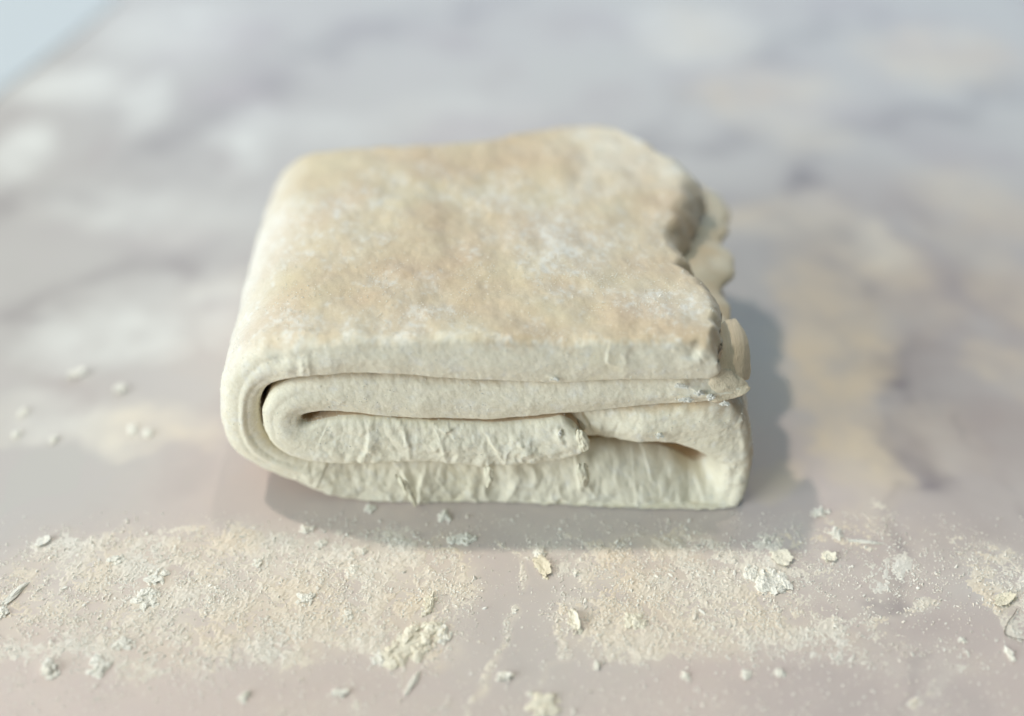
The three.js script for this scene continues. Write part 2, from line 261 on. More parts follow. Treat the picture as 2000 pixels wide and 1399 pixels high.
const zl0 = (kind, z, ro, th) => (kind === 'o' ? z : kind === 'i' ? th - ro - z : th + 0.1);
function sheet(list, n, opt) {
  const { pts, length } = spline(list, n), K = [];
  // ring of (t across the thickness, z in depth, 0 outer .. ) ; r = rounding of the front rim
  const nOut = opt.nOut, nFace = 40, nIn = 60, nBack = 6;
  const ring = [];
  for (let i = 0; i < nOut; i++) { const s = i / nOut; ring.push(['o', Math.pow(1 - s, 1.35)]); }        // from the back to the front
  for (let i = 0; i <= nFace; i++) ring.push(['f', i / nFace]);
  for (let i = 1; i <= nIn; i++) ring.push(['i', Math.pow(i / nIn, 1.35)]);
  for (let i = 1; i < nBack; i++) ring.push(['b', i / nBack]);
  const R = ring.length, pos = new Float32Array((n + 1) * R * 3), col = new Float32Array((n + 1) * R * 3), uv = new Float32Array((n + 1) * R * 2);
  const pxm = 0.000128;
  for (let i = 0; i <= n; i++) {
    const q = pts[i], s01 = i / n, endL = (s01 * length) * pxm, endR = ((1 - s01) * length) * pxm;
    const A = onFront(q[0], q[1]), B = onFront(q[2], q[3]), th = Math.hypot(A[0] - B[0], A[1] - B[1]);
    // rounding of the two rims and how far the face stands back, by layer
    const { rOut, rIn, z0 } = opt.profile(q, s01);
    // free ends close to a rounded lip
    const lipAt = (w) => Math.min(1, Math.sqrt(clamp(1 - Math.pow(1 - clamp(endL / ((opt.lipA + opt.lipBack * w) * th)), 2)))) * Math.min(1, Math.sqrt(clamp(1 - Math.pow(1 - clamp(endR / (0.35 * th)), 2))));
    for (let j = 0; j < R; j++) {
      const [kind, s] = ring[j]; let t, z, cut = 0;
      const ro = Math.min(rOut, th * 0.62), ri = Math.min(rIn, th * 0.4);
      if (kind === 'o') { t = 0; z = -ro - (opt.depth - ro) * s; }
      else if (kind === 'i') { t = 1; z = -ri - (opt.depth - ri) * s; }
      else if (kind === 'b') { t = 1 - s; z = -opt.depth - 0.003 * Math.sin(Math.PI * s); }
      else {                                       // rounded front: quarter ellipse, bulged face, quarter ellipse
        const d = s * (th + 0.3 * (ro + ri)), a = ro * 1.15, b = th - ro - ri, tot = ro * 1.15 + Math.max(b, 0) + ri * 1.15, e = s * tot;
        if (e < a) { const w = e / a * Math.PI / 2; t = ro * (1 - Math.cos(w)) / th; z = -ro * (1 - Math.sin(w)); }
        else if (e < a + b) { const w = (e - a) / b; t = (ro + b * w) / th; z = 0.0006 * Math.sin(Math.PI * w); }
        else { const w = (e - a - b) / (ri * 1.15) * Math.PI / 2; t = 1 - ri * (1 - Math.sin(w)) / th; z = -ri * (1 - Math.cos(w)); }
        cut = 1;
      }
      const arc = kind === 'f' ? s * (th + 0.3 * (ro + ri)) - ro : zl0(kind, z, ro, th);
      let x = lerp(A[0], B[0], t), y = lerp(A[1], B[1], t);
      const wb = sstep(-0.012, -0.03, z), fb = 0.5 + 0.32 * wb, mx = lerp(A[0], B[0], fb), my = lerp(A[1], B[1], fb), L0 = lerp(0.12, 0.03, wb) + lerp(0.88, 0.97, wb) * lipAt(wb);
      x = mx + (x - mx) * L0; y = my + (y - my) * L0;
      const zl = z;
      // free edges are ragged in plan
      const moved = opt.shape(x, y, zl, s01, q);
      x = moved[0]; y = moved[1]; let zz = zl + moved[2] + z0;
      // relief
      const front = kind === 'f' ? 1 : kind === 'o' || kind === 'i' ? sstep(-0.012, 0, zl) : 0;
      const ox = kind === 'o' ? 1 : 0;
      const ux = (A[0] - B[0]) / th, uy = (A[1] - B[1]) / th;                // from inner to outer
      const rel = kind === 'o' || kind === 'f' ? opt.relief(x, zz, s01) : 0, lump = 0.0006 * fbm(x * 120, y * 120, zz * 120, 3), fine = 0.00032 * fbm(x * 700, y * 700, zz * 700, 3);
      const face = front * clamp(1 - Math.abs(t - 0.5) * 0.3);
      let dz = face * (features(x, y) + opt.rough(q) * tears(x, y, opt.seed) + 0.0008 * fbm(x * 95, y * 120, 3.3 + opt.seed, 2) + (0.0005 * Math.abs(N3(x * 300 + 3, y * 220, opt.seed)) + 0.0005 * fbm(x * 420, y * 420, opt.seed, 2)) * opt.rough(q)) + fine * (kind === 'f' ? 0.55 : 0.2);
      let dn = kind === 'o' ? lump * 1.4 + fine * 0.35 + rel : kind === 'i' ? lump * 0.4 : (lump * 1.4 + fine * 0.35 + rel) * (1 - sstep(0, 0.7, t)) - fine * 0.4 * t;
      x += ux * dn; y += uy * dn; zz += dz + (kind === 'f' ? opt.slope(s01) * (0.5 - t) : kind === 'i' ? -0.5 * opt.slope(s01) * sstep(-0.01, 0, zl) : 0.5 * opt.slope(s01) * sstep(-0.01, 0, zl));
      y = Math.max(y, 0.0004 + 0.0004 * Math.abs(N3(x * 300, 1, zz * 300)));
      const k = i * R + j;
      pos[k * 3] = x; pos[k * 3 + 1] = y; pos[k * 3 + 2] = zz;
      // colour of the dough itself: dried skin outside, moist cut face in front, flour in patches
      const pat = fbm(x * 55, y * 55 + 3, zz * 55, 4), pat2 = fbm(x * 190, y * 190, zz * 190, 3), pat3 = fbm(x * 620, y * 620, zz * 620, 2);
      let c = kind === 'f' ? CUT.slice() : SKIN.slice();
      if (kind === 'f') { const k = opt.skinEdge(q, s01) ? sstep(-0.05, 0.26, t + pat * 0.25 + pat2 * 0.25 + pat3 * 0.1) : 1; c = k < 1 ? mix3(opt.skin(x, y, zz, s01, pat, pat2, pat3), CUT, k) : CUT.slice(); }
      if (kind === 'f') { c = mix3(c, WET, clamp(0.5 * sstep(0.05, 0.4, pat + pat2 * 0.5) * opt.wet(q))); c = mix3(c, FLOURED, clamp(0.4 * sstep(0.0, 0.4, pat2 + pat3 * 0.3) + 0.25 * sstep(0.12, 0.3, pat3))); }
      else if (kind === 'o') { c = opt.skin(x, y, zz, s01, pat, pat2, pat3); if (opt.skinEdge(q, s01)) c = mix3(c, CUT, sstep(-0.05, 0.26, (zl + ro) / th + pat * 0.25 + pat2 * 0.25 + pat3 * 0.1)); }
      col.set(c, k * 3);
      uv[k * 2] = s01 * length * pxm / TILE; uv[k * 2 + 1] = arc / TILE;
    }
  }
  const idx = [];
  for (let i = 0; i < n; i++) for (let j = 0; j < R; j++) { const a = i * R + j, b = i * R + (j + 1) % R, c = a + R, d = b + R; idx.push(a, c, b, b, c, d); }
  // caps of the free ends
  for (const e of [0, n]) {
    const o = e * R; let l = 0, h = R - 1;
    while (h - l > 1) {
      if (h - l === 2 || pos[(o + l + 1) * 3 + 2] < pos[(o + h - 1) * 3 + 2]) { e ? idx.push(o + l, o + l + 1, o + h) : idx.push(o + l, o + h, o + l + 1); l++; } else { e ? idx.push(o + l, o + h - 1, o + h) : idx.push(o + l, o + h, o + h - 1); h--; }
    }
  }
  const g = new THREE.BufferGeometry();
  g.setAttribute('position', new THREE.BufferAttribute(pos, 3)); g.setAttribute('color', new THREE.BufferAttribute(col, 3)); g.setAttribute('uv', new THREE.BufferAttribute(uv, 2)); g.setIndex(idx); g.computeVertexNormals();
  return g;
}
const PIV = 0.004, XT = onFront(1402, 700)[0], XS = onFront(1455, 765)[0];
const plan = (x, y, z) => {                           // what the whole block does with depth: turns a little, sags, spreads at the left
  const d = -z, back = sstep(0.065, 0.092, d);
  return [x + 0.02 * d - 0.062 * d * sstep(0.0, -0.07, x) + 0.001 * back * sstep(-0.03, -0.07, x), y - 0.012 * d * sstep(0.02, 0.05, y) - 0.001 * back * sstep(0.03, 0.05, y) * sstep(-0.01, -0.05, x), 0];
};
function outerShape(x, y, z, s) {
  const top = 1 - sstep(0.28, 0.36, s);
  let [nx, ny, nz] = plan(x, y, z);
  if (s < 0.33 && x > PIV) { const k = (x - PIV) / (XT - PIV); nx += k * k * table1(edgeTop, z) + k * k * (0.0014 * N3(z * 260, 4, 2) + 0.0011 * N3(z * 190, y * 160, 6) + 0.0004 * N3(z * 520, y * 400, 2)); ny += k * k * (0.002 * sstep(-0.06, -0.092, z) ) - 0.0022 * k * k * sstep(-0.02, -0.05, z) * (1 - sstep(-0.05, -0.08, z)); }
  if (s < 0.45) { nz -= 0.010 * sstep(-0.05, -0.092, z) * Math.exp(-Math.pow((nx - 0.022) / 0.022, 2)); ny += 0.001 * sstep(-0.06, -0.092, z) * Math.exp(-Math.pow((nx - 0.022) / 0.03, 2)); }
  return [nx, ny, nz];
}
const dough = new THREE.Group(); dough.name = numbered('folded_dough'); scene.add(dough);
tag(dough, 'folded block of pale raw pastry dough with floured tan top on the marble counter', 'dough');
const doughMat = new THREE.MeshPhysicalMaterial({ vertexColors: true, map: grainTint, bumpMap: grainBump, bumpScale: 0.00003, roughness: 0.56, specularIntensity: 0.7, sheen: 0.3, sheenRoughness: 0.5, sheenColor: new THREE.Color(1, 0.97, 0.9) });
const topSkin = (x, y, z, s, p, p2, p3) => {
  const left = sstep(-0.045, -0.068, x), edge = sstep(-0.014, 0.002, z);
  let c = mix3(SKIN, [0.76, 0.66, 0.47], clamp(0.5 + p * 1.5));
  const br = fbm(x * 24, 2, z * 24, 3), rb = sstep(0.0, 0.04, x) * sstep(-0.05, -0.08, z) * 0.4 - 0.3 * sstep(-0.05, -0.08, z) * (1 - sstep(0.0, 0.04, x));
  const fl = clamp((0.10 + 0.7 * br + rb + 0.28 * p2) * 0.9 + left * 0.85 + sstep(0.05, 0.6, p3 * 1.2 + p2 * 0.7 + br * 0.8) * 0.45);
  c = mix3(c, FLOURED, clamp(fl));
  return c;
};
put('outer_sheet', sheet(OUTER, 1250, {
  nOut: 120, depth: DEPTH, seed: 1.7, lipA: 0.22, lipBack: 0.3,
  profile: (q, s) => { const top = 1 - sstep(0.335, 0.385, s), left = sstep(0.33, 0.38, s) * (1 - sstep(0.45, 0.52, s)), right = sstep(0.80, 0.84, s); return { rOut: lerp(lerp(lerp(0.0032, 0.0052, left), 0.0046, right * 0.7), lerp(0.0024, 0.005, sstep(0.28, 0.36, s)), top), rIn: lerp(0.0030, 0.0012, top), z0: lerp(-0.0012, 0.0002, top) - 0.001 * left - 0.0035 * sstep(0.93, 0.985, s) + (s > 0.5 && s < 0.75 ? -0.001 * sstep(0.48, 0.54, s) * (1 - sstep(0.68, 0.78, s)) : 0) }; },
  shape: outerShape,
  relief: (x, z, s) => lerp(0.0018 * fbm(x * 32, 1.5, z * 32, 2) + 0.0009 * fbm(x * 90, 4, z * 90, 2), 0.0012 * fbm(x * 40, s * 9, z * 40, 2), sstep(0.24, 0.4, s)),
  slope: (s) => (0.005 + 0.0035 * sstep(0.6, 0.78, s)) * sstep(0.45, 0.52, s) * (1 - sstep(0.815, 0.87, s)), rough: (q) => (q[1] > 890 && q[0] > 560 ? 1 : q[0] > 1150 && q[1] > 780 ? 0.5 : 0.12), skinEdge: (q, s) => s < 0.42 || s > 0.84, wet: (q) => (q[1] > 880 || q[0] > 1150 ? 1 : 0.25), skin: topSkin,
}), doughMat, dough);
put('inner_sheet', sheet(INNER, 900, {
  nOut: 70, depth: DEPTH, seed: 6.1, lipA: 0.9, lipBack: 1.2,
  profile: (q, s) => ({ rOut: 0.0030, rIn: 0.0019, z0: lerp(-0.0012, 0.0006, sstep(0.56, 0.66, s)) }),
  shape: (x, y, z, s) => { let [nx, ny, nz] = plan(x, y, z); if (s < 0.45 && x > PIV) { const k = (x - PIV) / (XS - PIV); nx += k * k * table1(edgeSecond, z) + k * k * (0.0006 * N3(z * 300, 1, 2) + 0.001 * N3(z * 120, y * 60, 9)); ny += k * k * 0.0012 * sstep(-0.03, -0.05, z); } return [nx, ny, nz]; },
  relief: (x, z, s) => 0.0008 * fbm(x * 60, 1.5, z * 60, 2),
  slope: (s) => 0.003 * sstep(0.6, 0.7, s), rough: (q) => (q[1] > 870 && q[0] > 600 ? 0.9 : 0.1), skinEdge: () => false, wet: (q) => (q[1] > 870 ? 1 : 0.2), skin: (x, y, z, s, p, p2, p3) => mix3([0.77, 0.63, 0.43], [0.84, 0.765, 0.60], clamp(0.5 + p * 1.4 + p2)),
}), doughMat, dough);

/* ------------------------------------------------------------------ loose flour */
const flourMat = new THREE.MeshStandardMaterial({ vertexColors: true, roughness: 0.95 });
function flourGrid(x0, x1, z0, z1, step, heightAt, colorAt) {
  const nx = Math.round((x1 - x0) / step), nz = Math.round((z1 - z0) / step), h = new Float32Array((nx + 1) * (nz + 1)), pos = [], col = [], map = new Int32Array(h.length).fill(-1), idx = [];
  for (let j = 0; j <= nz; j++) for (let i = 0; i <= nx; i++) h[j * (nx + 1) + i] = heightAt(x0 + i * step, z0 + j * step);
  const vert = (k) => { if (map[k] < 0) { const i = k % (nx + 1), j = (k - i) / (nx + 1), x = x0 + i * step, z = z0 + j * step; map[k] = pos.length / 3; pos.push(x, h[k], z); col.push(...colorAt(x, z)); } return map[k]; };
  for (let j = 0; j < nz; j++) for (let i = 0; i < nx; i++) { const a = j * (nx + 1) + i, b = a + 1, c = a + nx + 1, d = c + 1; if (Math.max(h[a], h[b], h[c], h[d]) <= 0) continue; const A = vert(a), B = vert(b), C = vert(c), D = vert(d); idx.push(A, C, B, B, C, D); }
  const g = new THREE.BufferGeometry(); g.setAttribute('position', new THREE.Float32BufferAttribute(pos, 3)); g.setAttribute('color', new THREE.Float32BufferAttribute(col, 3)); g.setIndex(idx); g.computeVertexNormals(); return g;
}
const flourTone = (x, z) => { const p = clamp(0.45 + 1.7 * fbm(x * 45, 6, z * 45, 3)); return mix3([0.84, 0.79, 0.715], [0.82, 0.705, 0.57], p); };
const crust = (x, z) => { const d = dust(x, z); if (d < 0.02) return -0.0003; const n = fbm(x * 420, 3, z * 420, 3), c = fbm(x * 120, 5, z * 120, 3), f = fbm(x * 1500, 2, z * 1500, 2); return d * (0.00003 + 0.0004 * n + 0.0005 * c + 0.00045 * f) - 0.00005 + 0.00012 * (d - 0.6); };
tag(put('flour_dusting', flourGrid(-0.165, 0.165, -0.012, 0.066, 0.00029, crust, flourTone), flourMat), 'clumpy cream flour scattered over the counter in front of the dough', 'flour', null, 'stuff');
{ // single grains
  const variants = [0, 1, 2].map((v) => { const g = new THREE.IcosahedronGeometry(1, 0); seedState = 500 + v; const p = g.attributes.position, seen = {}; for (let i = 0; i < p.count; i++) { const key = [p.getX(i), p.getY(i), p.getZ(i)].map((q) => q.toFixed(3)).join(); seen[key] ??= 0.6 + 0.7 * rnd(); p.setXYZ(i, p.getX(i) * seen[key] * (1 + v * 0.3), p.getY(i) * seen[key] * 0.7, p.getZ(i) * seen[key]); } g.computeVertexNormals(); return g; });
  const lists = [[], [], []]; seedState = 4242;
  for (let n = 0; n < 820000; n++) {
    const px = -30 + rnd() * 2060, py = 1000 + rnd() * 420, [x, z] = onCounter(px, py);
    if (z < -0.004 && x > -0.06 && x < 0.06) continue;
    const d = dust(x, z), keep = 0.008 + 0.40 * d * clamp(0.25 + 1.7 * fbm(x * 260, 9, z * 260, 3) + 0.8 * fbm(x * 70, 2, z * 70, 2));
    if (rnd() > keep) continue;
    const r = 0.000045 + 0.00020 * Math.pow(rnd(), 3.6) + (rnd() < 0.012 ? 0.0003 * rnd() : 0);
    lists[Math.floor(rnd() * 3)].push([x, Math.max(0, crust(x, z)) + r * 0.25, z, r]);
  }
  const m4 = new THREE.Matrix4(), q4 = new THREE.Quaternion(), e = new THREE.Euler(), c = new THREE.Color();
  lists.forEach((list, v) => {
    const im = new THREE.InstancedMesh(variants[v], new THREE.MeshStandardMaterial({ color: 0xffffff, roughness: 0.95 }), list.length);
    list.forEach(([x, y, z, r], i) => { e.set(rnd() * 0.7, rnd() * 6.28, rnd() * 0.7); q4.setFromEuler(e); m4.compose(new THREE.Vector3(x, y, z), q4, new THREE.Vector3(r * (0.8 + rnd() * 0.9), r * 0.72, r)); im.setMatrixAt(i, m4); const t = flourTone(x, z), w = 0.35 + 0.65 * rnd(); im.setColorAt(i, c.setRGB(...mix3(t, [0.9, 0.87, 0.8], w))); });
    im.name = numbered('flour_grain'); im.castShadow = im.receiveShadow = true; scene.add(im);
    tag(im, ['fine pale grains of flour strewn over the front of the counter', 'longer flecks of flour strewn over the front of the counter', 'drawn out flakes of flour strewn over the front of the counter'][v], 'flour', null, 'stuff');
  });
}

/* ------------------------------------------------------------------ crumbs and flakes of dough, one by one */
const perPx = (px, py) => { const a = onCounter(px, py), b = onCounter(px + 1, py); return Math.abs(b[0] - a[0]); };
const crumbMats = [[0.93, 0.895, 0.81], [0.92, 0.86, 0.72], [0.90, 0.81, 0.63]].map((c) => new THREE.MeshPhysicalMaterial({ color: new THREE.Color().setRGB(...c), roughness: 0.8, bumpMap: grainBump, bumpScale: 0.0001, sheen: 0.1 }));
function lumpGeometry(w, h, d, seed, rough = 0.35, detail = 14) {   // a torn lump, flat side down
  const g = new THREE.IcosahedronGeometry(1, detail), p = g.attributes.position, uv = g.attributes.uv;
  for (let i = 0; i < p.count; i++) {
    const x = p.getX(i), y = p.getY(i), z = p.getZ(i);
    let r = 1 + rough * 1.5 * fbm(x * 1.3 + seed * 7, y * 1.3, z * 1.3 + seed, 2) + rough * 0.9 * fbm(x * 3.6, y * 3.6 + seed * 3, z * 3.6, 3) - rough * 0.5 * Math.abs(N3(x * 2.2 + seed, y * 2.2, z * 2.2));
    uv.setXY(i, x * w / 0.02, z * d / 0.02);
    p.setXYZ(i, x * r * w, Math.max(-0.12, y) * r * h, z * r * d);
  }
  g.computeVertexNormals(); return g;
}
function clusterGeometry(w, h, d, seed, more = 0) {    // many small crumbs pressed together
  const parts = []; seedState = Math.floor(seed * 7919) + 13;
  const n = 9 + more + Math.floor(rnd() * 8);
  parts.push(lumpGeometry(w * (more ? 0.8 : 0.72), h * (more ? 0.55 : 0.8), d * (more ? 0.75 : 0.72), seed, 0.75, more ? 22 : 12));
  for (let i = 0; i < n; i++) {
    const a = rnd() * 6.28, r = 0.35 + 0.75 * Math.sqrt(rnd()), k = (more ? 0.07 + 0.3 * Math.pow(rnd(), 3) : 0.14 + 0.3 * rnd() * rnd()) * Math.max(Math.min(w, d), 0.0006), g = lumpGeometry(k * (0.8 + rnd()), k * 0.8, k * (0.8 + rnd()), seed + i * 1.7, 0.6, 3);
    g.rotateY(rnd() * 6); g.translate(Math.cos(a) * r * w, Math.max(0, 1 - r) * h * rnd(), Math.sin(a) * r * d); parts.push(g);
  }
  return mergeGeometries(parts);
}
function flakeGeometry(w, d, thick, curl, seed, ny = 22, nx = 26) {   // a thin torn flake that curls up along one side
  const pos = [], uv = [], idx = [], R = (nx + 1) * (ny + 1);
  for (const side of [1, -1]) for (let j = 0; j <= ny; j++) for (let i = 0; i <= nx; i++) {
    let u = i / nx * 2 - 1, v = j / ny * 2 - 1;
    const du = u * Math.sqrt(1 - v * v / 2), dv = v * Math.sqrt(1 - u * u / 2), an = Math.atan2(dv, du), rr = Math.hypot(du, dv);
    const edge = 1 + 0.34 * N3(Math.cos(an) * 1.5 + seed, Math.sin(an) * 1.5, 2) + 0.15 * N3(Math.cos(an) * 4.5, Math.sin(an) * 4.5, seed) + 0.05 * N3(Math.cos(an) * 11, Math.sin(an) * 11, seed);
    const x = du * edge, z = dv * edge, asp = Math.min(3, w / d), t = thick * (1 - 0.8 * Math.pow(rr, 4)) * (0.7 + 1.0 * fbm(x * 3 * asp + seed, z * 3, 4, 3));
    const bend = curl * (0.55 * x * x * (x > 0 ? 1 : 0.25) + 0.35 * z * z * (z > 0 ? 1 : 0.1)) * w + 0.2 * curl * w * fbm(x * 1.6 + seed, z * 1.6, 7, 2);
    pos.push(x * w * (1 - 0.14 * curl * x * x), bend + side * t * 0.5 + thick * 0.6, z * d); uv.push(x * w / 0.02, z * d / 0.02);
  }
  const at = (s, i, j) => s * R + j * (nx + 1) + i;
  for (let j = 0; j < ny; j++) for (let i = 0; i < nx; i++) { idx.push(at(0, i, j), at(0, i, j + 1), at(0, i + 1, j), at(0, i + 1, j), at(0, i, j + 1), at(0, i + 1, j + 1)); idx.push(at(1, i, j), at(1, i + 1, j), at(1, i, j + 1), at(1, i + 1, j), at(1, i + 1, j + 1), at(1, i, j + 1)); }
  const rim = []; for (let i = 0; i < nx; i++) rim.push([i, 0]); for (let j = 0; j < ny; j++) rim.push([nx, j]); for (let i = nx; i > 0; i--) rim.push([i, ny]); for (let j = ny; j > 0; j--) rim.push([0, j]);
  rim.forEach(([i, j], k) => { const [a, b] = rim[(k + 1) % rim.length]; idx.push(at(0, i, j), at(0, a, b), at(1, i, j), at(0, a, b), at(1, a, b), at(1, i, j)); });
  const g = new THREE.BufferGeometry(); g.setAttribute('position', new THREE.Float32BufferAttribute(pos, 3)); g.setAttribute('uv', new THREE.Float32BufferAttribute(uv, 2)); g.setIndex(idx); g.computeVertexNormals(); return g;
}
// [kind, px, py, half width px, half depth px, height px, turn, tone, label]
const CRUMBS = [
  ['lump', 97, 1302, 15, 16, 20, 0.5, 0, 'white dough chunk standing just below the pale smear at the lower left'],
  ['flake', 85, 1058, 17, 9, 5, 0.7, 0, 'flat white flake at the upper left edge of the flour, nearest the left side'],
  ['lump', 28, 1160, 9, 24, 9, -0.5, 0, 'slim curled white scrap at the left edge of the counter'],
  ['lump', 6, 1196, 12, 9, 9, 0, 0, 'small white scrap cut off by the left edge of the picture'],
  ['lump', 478, 1357, 10, 8, 11, 0.3, 0, 'small round white crumb alone on bare counter at the lower left'],
  ['flake', 664, 1354, 19, 6, 4, 0.05, 0, 'flat narrow white flake lying on the bare counter below the large dough scrap'],
  ['lump', 806, 1332, 6, 22, 8, -0.45, 0, 'upright slim white sliver just right of the flat narrow flake'],
  ['flake', 985, 1321, 17, 6, 7, 0.15, 0, 'small white curl on the bare pinkish strip in the middle foreground'],
  ['lump', 1062, 1374, 30, 17, 13, 0.0, 1, 'large cream chunk at the bottom edge of the picture'],
  ['lump', 1036, 1356, 6, 6, 6, 0.4, 0, 'tiny white pellet beside the cream chunk at the bottom edge'],
  ['lump', 1166, 1299, 8, 8, 9, 0, 0, 'round white pellet below the right flour patch'],
  ['heap', 806, 1256, 62, 20, 13, 0.62, 1, 'large yellowish crumbly dough scrap in the middle of the flour'],
  ['lump', 838, 1180, 11, 24, 10, -0.2, 1, 'narrow cream scrap just above the large yellowish dough scrap'],
  ['lump', 866, 1238, 14, 20, 9, 0.5, 0, 'white crumbly lump at the upper right end of the large yellowish scrap'],
  ['lump', 742, 1284, 14, 12, 8, 0.9, 0, 'white crumb at the lower left tip of the large yellowish scrap'],
  ['flake', 1121, 1212, 12, 22, 11, 0.2, 1, 'curled cream flake at the left border of the right flour patch'],
  ['flake', 1060, 1106, 16, 22, 5, 0.3, 2, 'flat yellowish flake on the bare strip in front of the dough'],
  ['lump', 1054, 1080, 11, 10, 9, 0, 0, 'white lump directly above the flat yellowish flake'],
  ['lump', 1125, 1119, 6, 6, 6, 0, 0, 'tiny white ball at the top left of the right flour patch'],
  ['heap', 1238, 1210, 20, 12, 9, -0.4, 1, 'cream scrap with raised edge inside the right flour patch'],
  ['flake', 1527, 1089, 22, 16, 5, 0.4, 1, 'pale ragged flake at the right end of the shadow in front of the dough'],
  ['flake', 1620, 1088, 12, 11, 6, 0.8, 1, 'small ragged flake right of the pale one at the end of the shadow'],
  ['heap', 1512, 1134, 28, 18, 6, -0.4, 0, 'white ragged clump below the end of the shadow, the larger of the pair'],
  ['lump', 1470, 1117, 15, 11, 7, 0.2, 0, 'white crumbly clump left of the white ragged one'],
  ['heap', 902, 1052, 26, 9, 6, 0.1, 0, 'white scrap lying on the front border of the shadow under the middle of the dough'],
  ['lump', 600, 1034, 15, 8, 8, 0.1, 0, 'white crumb on the front border of the shadow at its left end'],
  ['lump', 628, 1059, 10, 6, 6, 0.4, 0, 'white crumb just below the one at the left end of the shadow'],
  ['lump', 711, 1075, 7, 7, 7, 0, 0, 'small white crumb below the shadow in the left flour patch'],
  ['lump', 690, 1112, 13, 10, 6, 0.5, 0, 'low white clump below the small crumb in the left flour patch'],
  ['lump', 680, 1199, 9, 9, 8, 0.5, 0, 'white crumb in the left flour patch left of the large yellowish scrap'],
  ['lump', 1688, 1058, 34, 3, 4, -0.12, 0, 'thin white splinter lying level right of the dough'],
  ['lump', 1972, 1275, 8, 14, 11, 0.2, 0, 'white crumb at the lower right near the picture edge'],
  ['lump', 1880, 1250, 8, 5, 5, 0.2, 0, 'tiny white crumb left of the one at the lower right edge'],
  ['lump', 1340, 1318, 8, 9, 9, 0.3, 0, 'white pellet under the lower border of the right flour patch'],
  ['lump', 1458, 1316, 10, 8, 7, 0.3, 0, 'low white crumb right of the pellet under the right flour patch'],
  ['lump', 1524, 1314, 9, 8, 7, 0.3, 0, 'white crumb at the lower right corner of the right flour patch'],
  ['lump', 290, 845, 11, 9, 9, 0, 0, 'large blurred white crumb left of the dough'],
  ['lump', 258, 838, 9, 13, 7, 0.4, 0, 'blurred white scrap touching the large blurred crumb on the left'],
  ['lump', 105, 858, 8, 8, 8, 0, 0, 'small blurred crumb at far left, rightmost of a group of three'],
  ['lump', 32, 848, 9, 9, 8, 0, 0, 'small blurred crumb at far left, lowest left of a group of three'],
  ['lump', 46, 804, 9, 9, 8, 0, 0, 'small blurred crumb at far left, uppermost of a group of three'],
  ['flake', 150, 730, 20, 10, 7, 0.3, 0, 'blurred white flake left of the dough, higher than the other left crumbs'],
  ['flake', 235, 760, 16, 9, 6, -0.6, 0, 'blurred white flake between the high flake and the large blurred crumb'],
  ['lump', 300, 1130, 22, 14, 7, 0.4, 0, 'bright clump of flour in the upper middle of the left flour patch'],
  ['heap', 290, 1170, 22, 15, 6, 0.8, 0, 'raised white scrap in the middle of the left flour patch'],
  ['lump', 240, 1256, 22, 10, 8, 0.2, 0, 'crumbly white clump in the lower part of the left flour patch'],
  ['lump', 195, 1302, 17, 16, 8, 0.3, 0, 'white clump at the lower border of the left flour patch'],
  ['lump', 228, 1092, 14, 9, 7, 0.3, 0, 'white crumb at the upper border of the left flour patch'],
  ['lump', 505, 1098, 10, 8, 7, 0.3, 0, 'white crumb on clear counter between the shadow and the left flour patch'],
  ['lump', 598, 1168, 15, 12, 7, 0.3, 0, 'white clump at the right of the left flour patch'],
  ['lump', 1600, 1000, 20, 8, 8, 0.4, 0, 'blurred white scrap beside the lower right corner of the dough'],
  ['lump', 1632, 1040, 14, 9, 8, 0.9, 0, 'white crumb below the blurred scrap right of the dough'],
  ['flake', 1960, 1172, 26, 10, 7, 0.5, 2, 'beige flake on the floury patch at the right edge of the picture'],
  ['lump', 868, 1007, 12, 9, 10, 0.2, 0, 'white crumb hanging at the bottom front edge of the dough'],
  ['lump', 722, 993, 10, 7, 6, 0.2, 0, 'small white crumb tucked under the front left of the dough'],
];
CRUMBS.forEach(([kind, px, py, w, d, h, turn, tone, label], k) => {
  const s = perPx(px, py), W2 = w * s, D2 = d * s / 0.72, H2 = h * s * 0.85;
  let g = kind === 'heap' ? clusterGeometry(W2, H2, D2, k * 1.37 + 0.6, Math.round(w * 1.6)) : kind === 'lump' ? (Math.max(w, d) > 2.5 * Math.min(w, d) || py < 900 ? lumpGeometry(W2, H2 * 0.8, D2, k * 1.37 + 0.6, 0.42) : clusterGeometry(W2, H2, D2, k * 1.37 + 0.6)) : flakeGeometry(W2 * 0.92, D2 * 0.92, Math.max(0.0006, H2 * 0.65), H2 / W2 * 2.2, k * 1.37 + 0.6, 36, 44);
  if (kind === 'flake') { const more = [g]; seedState = 300 + k; const big = w > 40; for (let i = 0; i < (big ? 120 : 12); i++) { const a = rnd() * 6.28, r = 0.15 + 0.95 * Math.sqrt(rnd()), e = (0.00018 + 0.00045 * rnd() * rnd()) * (big ? 1.35 : 1), c = lumpGeometry(e * (1 + rnd()), e * 0.8, e, k + i * 1.9, 0.6, 2); c.rotateY(rnd() * 6); c.translate(Math.cos(a) * r * W2, (r < 0.8 ? H2 * 0.35 : 0) + (big ? H2 * 0.3 * (1 - r) : 0), Math.sin(a) * r * D2); more.push(c); } g = mergeGeometries(more.map((q) => (q.index ? q.toNonIndexed() : q))); }
  const [x, z] = onCounter(px, py + h * 0.3), m = tag(put(kind !== 'flake' ? 'dough_crumb' : 'dough_flake', g, crumbMats[tone]), label, kind !== 'flake' ? 'crumb' : 'flake', kind !== 'flake' ? 'crumbs of dough on the counter' : 'flakes of dough on the counter');
  m.position.set(x, 0.00005, z); m.rotation.y = turn;
});
